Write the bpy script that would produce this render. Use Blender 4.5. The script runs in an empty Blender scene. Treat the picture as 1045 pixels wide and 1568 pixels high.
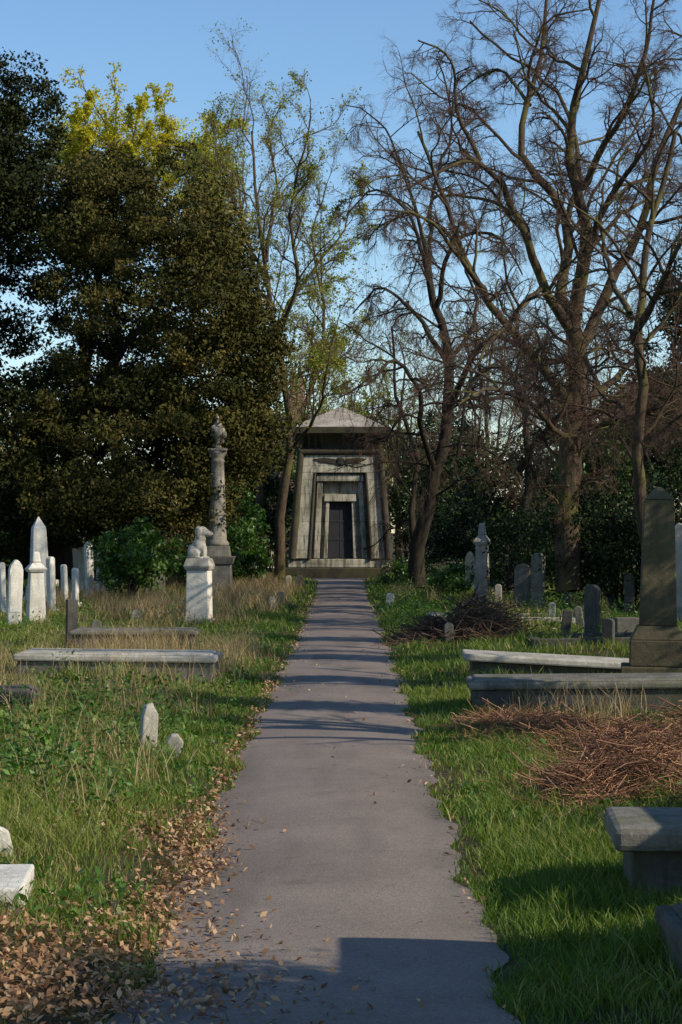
import bpy, math, numpy as np
from mathutils import Vector, Matrix
rng=np.random.default_rng(7)
F=3000.0; H=1.63
def W(px,py,d): return np.array([(px-522)*d/F, d, H-(py-815)*d/F])
def D(py): return H*F/(py-815.0)
scene=bpy.context.scene
# ---------------------------------------------------------------- materials
def newmat(name):
    m=bpy.data.materials.new(name); m.use_nodes=True
    nt=m.node_tree; nt.nodes.clear()
    out=nt.nodes.new('ShaderNodeOutputMaterial')
    return m,nt,out
def N(nt,t,**kw):
    n=nt.nodes.new(t)
    for k,v in kw.items():
        if k in n.inputs: n.inputs[k].default_value=v
        else: setattr(n,k,v)
    return n
def ramp(nt,fac,stops):
    r=nt.nodes.new('ShaderNodeValToRGB')
    e=r.color_ramp.elements
    while len(e)<len(stops): e.new(0.5)
    for i,(p,c) in enumerate(stops):
        e[i].position=p; e[i].color=(c[0],c[1],c[2],1)
    nt.links.new(fac,r.inputs[0]); return r.outputs[0]
def noise(nt,scale,detail=5,rough=.6,coord='Object',sc=None):
    tc=nt.nodes.new('ShaderNodeTexCoord'); src=tc.outputs[coord]
    if sc:
        mp=nt.nodes.new('ShaderNodeMapping'); mp.inputs['Scale'].default_value=sc
        nt.links.new(src,mp.inputs[0]); src=mp.outputs[0]
    n=N(nt,'ShaderNodeTexNoise',Scale=scale,Detail=detail,Roughness=rough)
    nt.links.new(src,n.inputs['Vector']); return n.outputs['Fac']
def mixc(nt,a,b,fac,mode='MIX'):
    m=nt.nodes.new('ShaderNodeMix'); m.data_type='RGBA'; m.blend_type=mode
    for s,v in ((6,a),(7,b)):
        if isinstance(v,(tuple,list)): m.inputs[s].default_value=(v[0],v[1],v[2],1)
        else: nt.links.new(v,m.inputs[s])
    if isinstance(fac,float): m.inputs[0].default_value=fac
    else: nt.links.new(fac,m.inputs[0])
    return m.outputs[2]
def bump(nt,h,strength,dist):
    b=N(nt,'ShaderNodeBump',Strength=strength,Distance=dist); nt.links.new(h,b.inputs['Height']); return b.outputs[0]
def stone(name,base,dark,moss=None,scale=3.0,streak=True,bstr=.6):
    m,nt,out=newmat(name)
    p=N(nt,'ShaderNodeBsdfPrincipled',Roughness=.9)
    p.inputs['Specular IOR Level'].default_value=.2
    n1=noise(nt,scale,8,.7); 
    c=ramp(nt,n1,[(.3,dark),(.5,[ (a*.6+b*.4) for a,b in zip(base,dark)]),(.62,base)])
    if streak:
        n2=noise(nt,scale*1.6,5,.6,sc=(2.5,2.5,.35))
        c=mixc(nt,c,dark,ramp(nt,n2,[(.5,(0,0,0)),(.68,(.75,.75,.75))]))
    n3=noise(nt,scale*14,4,.6)
    c=mixc(nt,c,[min(1,a*1.25) for a in base],ramp(nt,n3,[(.58,(0,0,0)),(.72,(.6,.6,.6))]))
    if moss is not None:
        n4=noise(nt,scale*.8,6,.65)
        c=mixc(nt,c,moss,ramp(nt,n4,[(.5,(0,0,0)),(.66,(.8,.8,.8))]))
    nt.links.new(c,p.inputs['Base Color'])
    nt.links.new(bump(nt,noise(nt,scale*9,8,.75),bstr,.02),p.inputs['Normal'])
    nt.links.new(p.outputs[0],out.inputs[0]); return m
def leafmat(name,stops,trans=.3,rough=.5,spec=.3):
    m,nt,out=newmat(name)
    a=N(nt,'ShaderNodeAttribute',attribute_name='rnd')
    c=ramp(nt,a.outputs['Fac'],stops)
    p=N(nt,'ShaderNodeBsdfPrincipled',Roughness=rough); p.inputs['Specular IOR Level'].default_value=spec
    nt.links.new(c,p.inputs['Base Color'])
    if trans<=0:
        nt.links.new(p.outputs[0],out.inputs[0]); return m
    t=N(nt,'ShaderNodeBsdfTranslucent')
    hs=N(nt,'ShaderNodeHueSaturation',Saturation=1.15,Value=1.3); nt.links.new(c,hs.inputs['Color'])
    nt.links.new(hs.outputs[0],t.inputs['Color'])
    mx=N(nt,'ShaderNodeMixShader'); mx.inputs[0].default_value=trans
    nt.links.new(p.outputs[0],mx.inputs[1]); nt.links.new(t.outputs[0],mx.inputs[2])
    nt.links.new(mx.outputs[0],out.inputs[0]); return m
def barkmat(name,base,dark,moss=None):
    m,nt,out=newmat(name)
    p=N(nt,'ShaderNodeBsdfPrincipled',Roughness=.95); p.inputs['Specular IOR Level'].default_value=.1
    c=ramp(nt,noise(nt,5,6,.7,sc=(2,2,.5)),[(.35,dark),(.62,base)])
    if moss: c=mixc(nt,c,moss,ramp(nt,noise(nt,1.3,4,.6),[(.5,(0,0,0)),(.6,(.8,.8,.8))]))
    nt.links.new(c,p.inputs['Base Color'])
    nt.links.new(bump(nt,noise(nt,14,6,.7,sc=(2,2,.4)),.8,.03),p.inputs['Normal'])
    nt.links.new(p.outputs[0],out.inputs[0]); return m
M_pale=stone('pale_limestone',(.5,.46,.38),(.2,.185,.145),scale=2.5)
M_white=stone('white_marble',(.76,.72,.62),(.44,.4,.33),scale=3)
M_grey=stone('grey_stone',(.22,.2,.165),(.08,.075,.06),moss=(.12,.12,.055),scale=3)
M_dark=stone('dark_stone',(.12,.11,.09),(.045,.042,.035),moss=(.065,.07,.03),scale=3)
M_olive=stone('lichen_stone',(.13,.108,.06),(.06,.05,.03),moss=(.09,.085,.035),scale=2)
def ashlar(name,base,dark):
    m,nt,out=newmat(name)
    p=N(nt,'ShaderNodeBsdfPrincipled',Roughness=.9); p.inputs['Specular IOR Level'].default_value=.15
    tc=nt.nodes.new('ShaderNodeTexCoord'); sx=nt.nodes.new('ShaderNodeSeparateXYZ'); nt.links.new(tc.outputs['Object'],sx.inputs[0])
    ad=N(nt,'ShaderNodeMath',operation='ADD'); nt.links.new(sx.outputs[0],ad.inputs[0]); nt.links.new(sx.outputs[1],ad.inputs[1])
    cb=nt.nodes.new('ShaderNodeCombineXYZ'); nt.links.new(ad.outputs[0],cb.inputs[0]); nt.links.new(sx.outputs[2],cb.inputs[1])
    br=N(nt,'ShaderNodeTexBrick',Scale=1.0); br.inputs['Mortar Size'].default_value=.009
    br.inputs['Brick Width'].default_value=1.1; br.inputs['Row Height'].default_value=.5
    br.inputs['Color1'].default_value=(1,1,1,1); br.inputs['Color2'].default_value=(.8,.79,.76,1); br.inputs['Mortar'].default_value=(.4,.4,.38,1)
    nt.links.new(cb.outputs[0],br.inputs['Vector'])
    c=ramp(nt,noise(nt,1.3,8,.75,sc=(1,1,.6)),[(.38,dark),(.56,base)])
    c=mixc(nt,c,[a*.5 for a in dark],ramp(nt,noise(nt,2.6,6,.65,sc=(3,3,.16)),[(.48,(0,0,0)),(.62,(.85,.85,.85))]))
    c=mixc(nt,c,br.outputs['Color'],1.0,'MULTIPLY')
    nt.links.new(c,p.inputs['Base Color'])
    nt.links.new(bump(nt,noise(nt,20,8,.7),.5,.02),p.inputs['Normal'])
    nt.links.new(p.outputs[0],out.inputs[0]); return m
M_maus=ashlar('mausoleum_stone',(.52,.475,.36),(.19,.175,.13))  # base lowered evenly to put partial shade into the colour
M_maus_d=stone('mausoleum_shaded_stone',(.07,.058,.04),(.026,.024,.018),moss=(.075,.068,.025),scale=1.5)  # dark base puts the cornice's sharp shade into the colour; mossy blotches
M_roof=stone('roof_stone',(.42,.37,.31),(.2,.17,.14),scale=1.5)
M_door=stone('door_metal',(.04,.04,.042),(.025,.025,.027),scale=2,streak=True)
# ---------------------------------------------------------------- mesh helpers
def link(ob,parent=None):
    scene.collection.objects.link(ob)
    if parent: ob.parent=parent
    return ob
def np_mesh(name,V,Fc,mat,rnd=None,parent=None,smooth=False):
    me=bpy.data.meshes.new(name); V=np.asarray(V,dtype=np.float32); Fc=np.asarray(Fc,dtype=np.int32)
    k=Fc.shape[1]
    me.vertices.add(len(V)); me.vertices.foreach_set('co',V.ravel())
    me.loops.add(Fc.size); me.loops.foreach_set('vertex_index',Fc.ravel())
    me.polygons.add(len(Fc)); me.polygons.foreach_set('loop_start',np.arange(0,Fc.size,k,dtype=np.int32))
    me.polygons.foreach_set('loop_total',np.full(len(Fc),k,dtype=np.int32))
    if smooth: me.polygons.foreach_set('use_smooth',np.ones(len(Fc),dtype=bool))
    me.update(calc_edges=True)
    if rnd is not None:
        at=me.attributes.new('rnd','FLOAT','POINT'); at.data.foreach_set('value',np.asarray(rnd,dtype=np.float32))
    me.materials.append(mat)
    return link(bpy.data.objects.new(name,me),parent)
def norm(a): return a/np.maximum(np.linalg.norm(a,axis=-1,keepdims=True),1e-9)
def tubes(P,R,k):
    M,n,_=P.shape
    T=np.empty_like(P); T[:,1:-1]=P[:,2:]-P[:,:-2]; T[:,0]=P[:,1]-P[:,0]; T[:,-1]=P[:,-1]-P[:,-2]
    T=norm(T)
    ref=np.where(np.abs(T[:,:1,2:3])>.9,np.array([1.,0,0]),np.array([0,0,1.]))
    ref=np.broadcast_to(ref,T.shape)
    A=norm(np.cross(T,ref)); B=np.cross(T,A)
    ang=np.arange(k)*2*np.pi/k
    V=P[:,:,None,:]+R[:,:,None,None]*(np.cos(ang)[None,None,:,None]*A[:,:,None,:]+np.sin(ang)[None,None,:,None]*B[:,:,None,:])
    base=(np.arange(M)[:,None,None]*n+np.arange(n-1)[None,:,None])*k
    j=np.arange(k)[None,None,:]; j2=(j+1)%k
    Fc=np.stack([base+j,base+j2,base+k+j2,base+k+j],-1).reshape(-1,4)
    return V.reshape(-1,3),Fc
def tube_set(sets):
    Vs=[];Fs=[];o=0
    for P,R,k in sets:
        V,f=tubes(P,R,k); Vs.append(V); Fs.append(f+o); o+=len(V)
    return np.concatenate(Vs),np.concatenate(Fs)
def resample(pts,n):
    pts=np.asarray(pts,float)
    p=np.vstack([2*pts[0]-pts[1],pts,2*pts[-1]-pts[-2]]); out=[]
    for i in range(1,len(p)-2):
        for t in np.linspace(0,1,8,endpoint=False):
            a,b,c,d=p[i-1],p[i],p[i+1],p[i+2]
            out.append(.5*((2*b)+(-a+c)*t+(2*a-5*b+4*c-d)*t*t+(-a+3*b-3*c+d)*t**3))
    out.append(pts[-1]); out=np.array(out)
    s=np.r_[0,np.cumsum(np.linalg.norm(np.diff(out,axis=0),axis=1))]
    q=np.linspace(0,s[-1],n)
    return np.stack([np.interp(q,s,out[:,i]) for i in range(3)],1),s[-1]
def grow(P,R,L,nc,lf,ang,npts,rmax,bias,wob,t0=.2,rtip=.3,droop=0.,up=0.,rscale=.65):
    M,n,_=P.shape; K=M*nc
    idx=np.repeat(np.arange(M),nc)
    t=t0+(1-t0)*(np.tile(np.arange(nc),M)+rng.random(K))/nc
    f=t*(n-1); i=np.clip(f.astype(int),0,n-2); fr=(f-i)[:,None]
    pos=P[idx,i]*(1-fr)+P[idx,i+1]*fr
    tan=norm(P[idx,i+1]-P[idx,i]); r=R[idx,i]*(1-fr[:,0])+R[idx,i+1]*fr[:,0]
    perp=norm(np.cross(rng.normal(size=(K,3)),tan))
    a=np.radians(rng.uniform(ang[0],ang[1],K))[:,None]
    d=np.cos(a)*tan+np.sin(a)*perp
    d=norm(d+np.array([0,0,up]))
    Lc=L[idx]*lf*(1.05-.55*t)*rng.uniform(.55,1.35,K)
    out=np.empty((K,npts,3)); out[:,0]=pos
    for s in range(1,npts):
        d=norm(d+wob*rng.normal(size=(K,3))+np.array(bias)/npts+np.array([0,0,-droop])*s/npts/npts)
        out[:,s]=out[:,s-1]+d*(Lc/(npts-1))[:,None]
    r0=np.minimum(r*rscale,rmax)
    Rr=r0[:,None]*np.linspace(1,rtip,npts)[None,:]
    return out,Rr,Lc
def leaves(C,size,rnd=None,aspect=.5,upbias=.0):
    K=len(C); a=rng.normal(size=(K,3)); nrm=norm(rng.normal(size=(K,3))+np.array([0,0,upbias]))
    a=norm(np.cross(nrm,a)); b=np.cross(nrm,a)
    s=(size*rng.uniform(.6,1.4,K))[:,None]
    V=np.stack([C-a*s*.5, C+b*s*aspect*.5+nrm*s*.08, C+a*s*.5, C-b*s*aspect*.5+nrm*s*.08],1).reshape(-1,3)
    Fc=np.arange(4*K).reshape(K,4)
    if rnd is None: rnd=rng.random(K)
    return V,Fc,np.repeat(rnd,4)
def clumps(ells,ncl,rcl,inner=.55,flat=.6):
    vol=np.array([e[1][0]*e[1][1]*e[1][2] for e in ells])**(2/3); vol/=vol.sum()
    Cs=[]
    for (c,r),w in zip(ells,vol):
        k=max(3,int(ncl*w)); u=norm(rng.normal(size=(k,3))); rad=rng.uniform(inner,1.05,k)[:,None]
        Cs.append(np.array(c)+u*rad*np.array(r))
    C=np.concatenate(Cs); return C,rng.uniform(rcl*.6,rcl*1.4,len(C))
def fill(C,R,per,flat=.6):
    K=len(C)*per; idx=np.repeat(np.arange(len(C)),per)
    u=norm(rng.normal(size=(K,3)))*(rng.random(K)**.45)[:,None]
    u[:,2]*=flat
    return C[idx]+u*R[idx][:,None],idx
def leafmass(name,ells,ncl,rcl,per,size,mat,inner=.5,flat=.6,parent=None,aspect=.5,zmin=.05):
    C,R=clumps(ells,ncl,rcl,inner)
    P,idx=fill(C,R,per,flat)
    cr=rng.random(len(C)); rnd=np.clip(cr[idx]*.6+rng.random(len(P))*.4,0,1)
    k=P[:,2]>zmin; P=P[k]; rnd=rnd[k]
    V,f,r=leaves(P,size,rnd,aspect)
    return np_mesh(name,V,f,mat,r,parent)
def empty(name,loc=(0,0,0)):
    e=bpy.data.objects.new(name,None); e.location=loc; e.empty_display_size=.2; link(e); return e
# ---------------------------------------------------------------- ground
def gh(x,y):
    x=np.asarray(x,float); y=np.asarray(y,float)
    e=np.clip((np.abs(x+.03)-.75)/1.2,0,1)
    b=.05*np.sin(x*1.7+.6*y)*np.sin(y*.9+1.3)+.035*np.sin(x*3.9+1)*np.sin(y*2.7)+.05*np.sin(.35*x+.2*y)
    return e*(.05+b)
def axis(lo,hi,step,far):
    a=list(np.arange(lo,hi+1e-6,step)); s=step
    v=hi; 
    while v<far: s*=1.35; v+=s; a.append(v)
    v=lo; s=step
    while v>-far: s*=1.35; v-=s; a.insert(0,v)
    return np.array(a)
xs=axis(-14,14,.22,2500); ys=axis(1,78,.3,2500)
X,Y=np.meshgrid(xs,ys,indexing='xy'); Z=gh(X,Y)
nx,ny=len(xs),len(ys)
V=np.stack([X,Y,Z],-1).reshape(-1,3)
i,j=np.meshgrid(np.arange(nx-1),np.arange(ny-1)); b=(j*nx+i).ravel()
m,nt,out=newmat('earth_and_turf')
p=N(nt,'ShaderNodeBsdfPrincipled',Roughness=.95); p.inputs['Specular IOR Level'].default_value=.1
c=ramp(nt,noise(nt,1.2,6,.65),[(.35,(.05,.065,.018)),(.5,(.07,.065,.028)),(.64,(.12,.08,.045))])
c=mixc(nt,c,(.04,.028,.018),ramp(nt,noise(nt,14,5,.6),[(.45,(0,0,0)),(.65,(.8,.8,.8))]))
nt.links.new(c,p.inputs['Base Color']); nt.links.new(bump(nt,noise(nt,30,6,.7),.8,.03),p.inputs['Normal'])
nt.links.new(p.outputs[0],out.inputs[0])
np_mesh('ground',V,np.stack([b,b+1,b+nx+1,b+nx],-1),m,smooth=True)
def pc(y): return np.interp(y,[0,6,15,30,80],[-.08,-.075,-.06,0,0])
def edge(y,s): return .66+.035*np.sin(y*2.3+s*2)+.025*np.sin(y*5.9+s)+.018*np.sin(y*13+s*5)+np.interp(y,[0,50,66,70],[0,.02,.12,.9])
py_=np.r_[np.arange(-6,30,.08),np.arange(30,68.6,.2)]
cols=9; V=[]
for y in py_:
    l=pc(y)-edge(y,0); r=pc(y)+edge(y,1)
    for q in range(cols):
        t=q/(cols-1); V.append((l+(r-l)*t,y,.006+.022*(1-(2*t-1)**2)))
i,j=np.meshgrid(np.arange(cols-1),np.arange(len(py_)-1)); b=(j*cols+i).ravel()
m,nt,out=newmat('worn_asphalt')
p=N(nt,'ShaderNodeBsdfPrincipled',Roughness=.88); p.inputs['Specular IOR Level'].default_value=.2
c=ramp(nt,noise(nt,.9,6,.6),[(.35,(.18,.143,.117)),(.65,(.235,.188,.155))])
vo=N(nt,'ShaderNodeTexVoronoi',Scale=110.0); tc=nt.nodes.new('ShaderNodeTexCoord'); nt.links.new(tc.outputs['Object'],vo.inputs['Vector'])
c=mixc(nt,c,ramp(nt,vo.outputs['Color'],[(.1,(.62,.62,.62)),(.9,(1.2,1.2,1.2))]),.6,'MULTIPLY')
c=mixc(nt,c,(.095,.08,.06),ramp(nt,noise(nt,3.5,6,.7),[(.56,(0,0,0)),(.75,(.6,.6,.6))]))
c=mixc(nt,c,(.09,.077,.062),ramp(nt,noise(nt,1.1,3,.5,sc=(2.2,.25,1)),[(.5,(0,0,0)),(.7,(.5,.5,.5))]))
nt.links.new(c,p.inputs['Base Color']); nt.links.new(bump(nt,vo.outputs['Distance'],.4,.004),p.inputs['Normal'])
nt.links.new(p.outputs[0],out.inputs[0])
np_mesh('asphalt_path',V,np.stack([b,b+1,b+cols+1,b+cols],-1),m,smooth=True)
# ---------------------------------------------------------------- grass
def blades(P,h,w,rnd,lean=.5):
    K=len(P); a=rng.uniform(0,2*np.pi,K); s=np.stack([np.cos(a),np.sin(a),0*a],-1)
    b=rng.uniform(0,2*np.pi,K); ln=np.stack([np.cos(b),np.sin(b),0*b],-1)*(h*lean*rng.uniform(.1,1.2,K))[:,None]
    up=np.array([0,0,1.]); hh=h[:,None]; ww=w[:,None]
    V=np.stack([P-s*ww*.5,P+s*ww*.5,P+s*ww*.4+up*hh*.55+ln*.35,P-s*ww*.4+up*hh*.55+ln*.35,
                P+s*ww*.06+up*hh*.95+ln,P-s*ww*.06+up*hh*.95+ln],1).reshape(-1,3)
    o=np.arange(K)[:,None]*6
    Fc=np.concatenate([o+np.array([0,1,2,3]),o+np.array([3,2,4,5])])
    return V,Fc,np.repeat(rnd,6)
def patch(x,y,s,ph=0): return .5+.5*np.sin(x*s+ph+1.3*np.sin(y*s*.7+ph))*np.sin(y*s*.8+2*ph+1.1*np.sin(x*s*.9))
def scatter(n,d0,d1,fr=.2,ex=1.2):
    d=np.sqrt(rng.uniform(d0*d0,d1*d1,n)); x=rng.uniform(-1,1,n)*(fr*d+ex); return x,d
def bare_f(x,y):
    a=np.exp(-((x+1.25)/.5)**2-((y-7.0)/.9)**2)*1.6+np.exp(-((x+.95)/.28)**2-((y-10.2)/.8)**2)*1.2+np.exp(-((x+2.6)/.7)**2-((y-19.5)/1.)**2)
    a=a+.7*np.exp(-((x-.62)/.12)**2)*(patch(x,y,2.7,3)>.55)+.6*np.exp(-((x+.85)/.16)**2)*(patch(x,y,1.9,1)>.5)
    return a
Vs=[];Fs=[];Rs=[];o=0
for n,d0,d1,wm,hm in ((140000,4.5,10,.95,.8),(170000,10,20,1.35,.9),(130000,20,38,2.3,1.05),(80000,38,74,4.2,1.25)):
    x,y=scatter(n,d0,d1)
    s=np.where(x<pc(y),0,1)
    dist=np.abs(x-pc(y))-edge(y,s)
    pat=patch(x,y,2.1); pat2=patch(x,y,4.7,2.2)
    keep=(dist>-.03*rng.random(n))&((pat>.3)|(rng.random(n)<.35))&((pat2>.22)|(rng.random(n)<.4))&(rng.random(n)>bare_f(x,y)*.85*(.5+patch(x,y,7,1)))
    x,y,dist,pat=x[keep],y[keep],dist[keep],pat[keep]; k=len(x)
    h=(.02+np.clip(dist,0,.6)*.06+.09*patch(x,y,1.3,1.)*patch(x,y,2.9,.3)+.05*patch(x,y,5,3)*patch(x,y,9,1))*rng.uniform(.4,1.45,k)*hm
    w=.0055*wm*rng.uniform(.6,1.4,k)
    z=gh(x,y)
    dry=np.where(x<-.7,.40*patch(x,y,1.7,.5)**2,.18*patch(x,y,2.3,.7)**2)
    rn=np.clip(.40*patch(x,y,.9,4)+.35*rng.random(k)+np.where(rng.random(k)<.12+dry,.42,0)+np.where(x<-1.2,.06,0),0,1)
    V,f,r=blades(np.stack([x,y,z],-1),h,w,rn,.9)
    Vs.append(V);Fs.append(f+o);Rs.append(r);o+=len(V)
M_grass=leafmat('grass_blades',[(0,(.045,.10,.012)),(.4,(.105,.175,.02)),(.72,(.2,.225,.04)),(1,(.4,.31,.15))],.3,.6)
np_mesh('grass',np.concatenate(Vs),np.concatenate(Fs),M_grass,np.concatenate(Rs))
M_dry=leafmat('dry_grass_stems',[(0,(.16,.1,.04)),(.5,(.36,.25,.11)),(1,(.6,.46,.25))],.25,.7)
def tallgrass(name,regions,mat,hr,wm,lean):
    Ps=[]
    for (px,py,sx,sy,n) in regions:
        d=D(py); cx=(px-522)*d/F
        cl=max(4,n//45); c0=cx+rng.normal(size=cl)*sx; c1=d+rng.normal(size=cl)*sy; i=rng.integers(0,cl,n)
        x=c0[i]+rng.normal(size=n)*.12; y=c1[i]+rng.normal(size=n)*.15
        k=np.abs(x-pc(y))>.74; x=x[k];y=y[k]
        Ps.append(np.stack([x,y,gh(x,y)],-1))
    P=np.concatenate(Ps); K=len(P)
    h=rng.uniform(hr[0],hr[1],K)*np.clip((np.abs(P[:,0])-.55)/.7,.3,1); w=np.maximum(.004,.00016*P[:,1])*wm*rng.uniform(.6,1.3,K)
    V,f,r=blades(P,h,w,rng.random(K),lean); np_mesh(name,V,f,mat,r)
tallgrass('dry_grass',[(260,950,.8,2.5,4200),(380,925,.5,3,3600),(400,905,.5,4,2800),(150,930,1.,3,2800),(220,1010,.5,.8,1800),(120,1040,.8,1,1200),(300,1035,.35,.7,1100),(60,1095,.5,.8,700),(640,920,.5,3,500),(800,960,.8,2,700),(230,1110,.25,.5,300),(950,1110,.4,.8,500),(480,880,.3,2,100),(90,1200,.5,.9,500),(350,1010,.3,1.5,1000)],M_dry,(.12,.46),1.1,.7)
M_weed=leafmat('weed_leaves',[(0,(.04,.10,.014)),(.6,(.08,.17,.025)),(1,(.17,.24,.05))],.3,.45)
def weeds(name,regions,size):
    Ps=[]
    for (px,py,sx,sy,n,hh) in regions:
        d=D(py); cx=(px-522)*d/F; cl=max(3,n//25)
        ccx=cx+rng.normal(size=cl)*sx; ccy=d+rng.normal(size=cl)*sy; ch=hh*rng.uniform(.4,1.2,cl)
        i=rng.integers(0,cl,n); x=ccx[i]+rng.normal(size=n)*.09; y=ccy[i]+rng.normal(size=n)*.09
        k=np.abs(x-pc(y))>.78; x=x[k];y=y[k];i=i[k]
        Ps.append(np.stack([x,y,gh(x,y)+.02+rng.random(len(x))*ch[i]*np.clip((np.abs(x)-.6)/.8,.3,1)],-1))
    P=np.concatenate(Ps); V,f,r=leaves(P,size,None,.45,1.0); np_mesh(name,V,f,M_weed,r)
weeds('nettles',[(100,1150,.9,1.2,3000,.28),(40,1220,.5,.8,1800,.3),(180,1090,.7,1.5,1600,.25),(380,1000,.5,3,1500,.22),(600,920,.5,5,3500,.45),(900,960,1.2,4,3600,.35),(820,1180,.6,1,800,.12),(640,950,.4,4,3200,.3),(120,960,1.5,5,2600,.3),(900,1250,.4,.6,500,.1),(60,1400,.25,.4,300,.12)],.05)
Pl=[]
def lit(n,px,py,sx,sy):
    d=D(py); x=(px-522)*d/F+rng.normal(size=n)*sx; y=d+rng.normal(size=n)*sy; Pl.append(np.stack([x,y],-1))
y=rng.uniform(6,22,1300); x=pc(y)-.67+rng.normal(size=1300)*.045-np.abs(rng.normal(size=1300))*.05; Pl.append(np.stack([x,y],-1))
y=rng.uniform(20,50,900); x=pc(y)-.67+rng.normal(size=900)*.07; Pl.append(np.stack([x,y],-1))
y=rng.uniform(6,30,200); x=pc(y)+.66+rng.normal(size=200)*.05; Pl.append(np.stack([x,y],-1))
y=rng.uniform(6,28,80); x=pc(y)+rng.uniform(-.6,.6,80); Pl.append(np.stack([x,y],-1))
lit(900,290,1295,.11,.6); lit(2000,60,1480,.4,.5); lit(1200,100,1540,.4,.3); lit(500,200,1280,.25,.4); lit(250,320,1340,.06,.3); lit(800,100,1060,1.,1.);lit(450,240,1400,.12,.4)
Pl=np.concatenate(Pl); onp=np.abs(Pl[:,0]-pc(Pl[:,1]))<.66
z=np.where(onp,.034,gh(Pl[:,0],Pl[:,1])+.015+.045*rng.random(len(Pl)))
V,f,r=leaves(np.stack([Pl[:,0],Pl[:,1],z],-1),.033,None,.5,1.4)
M_lit=leafmat('dead_leaves',[(0,(.12,.055,.025)),(.5,(.33,.18,.085)),(1,(.55,.36,.2))],.15,.7)
np_mesh('fallen_leaves',V,f,M_lit,r)
# brush piles
M_brush=leafmat('dry_twigs',[(0,(.07,.03,.018)),(.55,(.22,.1,.05)),(1,(.46,.26,.14))],.0,.8)
M_brush2=leafmat('dark_twigs',[(0,(.04,.025,.016)),(1,(.13,.08,.05))],.0,.8)
def brush(name,blobs,mat,n,L,r):
    P=[]
    for (px,py,sx,sy,hz) in blobs:
        d=D(py); c=np.array([(px-522)*d/F,d,0]); k=n
        q=rng.normal(size=(k,2)); u=np.stack([q[:,0]*sx,q[:,1]*sy],-1)
        hgt=hz*np.exp(-.5*(q**2).sum(1))*rng.random(k)+.03
        a=rng.uniform(0,2*np.pi,k); dr=np.stack([np.cos(a),np.sin(a)*.8,rng.normal(size=k)*.35],-1)
        ln=L*rng.uniform(.3,1.4,k)[:,None]
        s=c+np.stack([u[:,0],u[:,1],hgt+gh(c[0]+u[:,0],d+u[:,1])],-1)
        cv=rng.normal(size=(k,3))*.25
        pts=np.stack([s+dr*ln*t+cv*ln*(t*t)+rng.normal(size=(k,3))*L*.03 for t in (-.5,-.17,.17,.5)],1)
        pts[:,:,2]=np.maximum(pts[:,:,2],.03)
        P.append(pts)
    P=np.concatenate(P); R=np.tile(np.array([1,.9,.7,.4])*r,(len(P),1))*rng.uniform(.4,1.5,(len(P),1))
    V,f=tubes(P,R,3); np_mesh(name,V,f,mat,np.repeat(rng.random(len(P)),12))
brush('brush_pile',[(970,1225,.28,.5,.4),(890,1235,.15,.3,.22),(850,1130,.28,.6,.18),(1060,1200,.4,.5,.5),(960,1165,.3,.5,.28),(780,1120,.2,.4,.1)],M_brush,1000,.3,.0035)
brush('brush_pile',[(735,985,.35,.6,.6),(665,985,.25,.5,.3)],M_brush2,900,.6,.007)
# ---------------------------------------------------------------- stone objects
def poly_prism(pts2,th,name,mat,bev=.012):
    n=len(pts2); me=bpy.data.meshes.new(name)
    V=[(x,-th/2,z) for x,z in pts2]+[(x,th/2,z) for x,z in pts2]
    Fc=[tuple(range(n)),tuple(range(2*n-1,n-1,-1))]+[(i,i+n,(i+1)%n+n,(i+1)%n) for i in range(n)]
    me.from_pydata(V,[],Fc); me.update(); me.materials.append(mat)
    o=bpy.data.objects.new(name,me)
    if bev:
        b=o.modifiers.new('bevel','BEVEL'); b.width=bev; b.segments=2; b.limit_method='ANGLE'
    return o
def frustum(name,z0,z1,w0,d0,w1,d1,mat,parent,cx=0,cy=0,cx1=None,cy1=None,bev=.012):
    if cx1 is None: cx1=cx
    if cy1 is None: cy1=cy
    V=[(cx+sx*w0/2,cy+sy*d0/2,z0) for sx,sy in ((-1,-1),(1,-1),(1,1),(-1,1))]+[(cx1+sx*w1/2,cy1+sy*d1/2,z1) for sx,sy in ((-1,-1),(1,-1),(1,1),(-1,1))]
    me=bpy.data.meshes.new(name); me.from_pydata(V,[],[(3,2,1,0),(4,5,6,7),(0,1,5,4),(1,2,6,5),(2,3,7,6),(3,0,4,7)]); me.update()
    me.materials.append(mat); o=bpy.data.objects.new(name,me)
    if bev:
        b=o.modifiers.new('bevel','BEVEL'); b.width=bev; b.segments=2
    return link(o,parent)
def lathe(name,prof,mat,parent,seg=28,loc=(0,0,0)):
    V=[];n=len(prof)
    for r,z in prof:
        for s in range(seg):
            a=2*math.pi*s/seg; V.append((loc[0]+r*math.cos(a),loc[1]+r*math.sin(a),loc[2]+z))
    Fc=[(i*seg+s,i*seg+(s+1)%seg,(i+1)*seg+(s+1)%seg,(i+1)*seg+s) for i in range(n-1) for s in range(seg)]
    me=bpy.data.meshes.new(name); me.from_pydata(V,[],Fc+[tuple(range(seg-1,-1,-1)),tuple((n-1)*seg+s for s in range(seg))]); me.update()
    for p_ in me.polygons: p_.use_smooth=True
    me.materials.append(mat); o=link(bpy.data.objects.new(name,me),parent); return o
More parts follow.
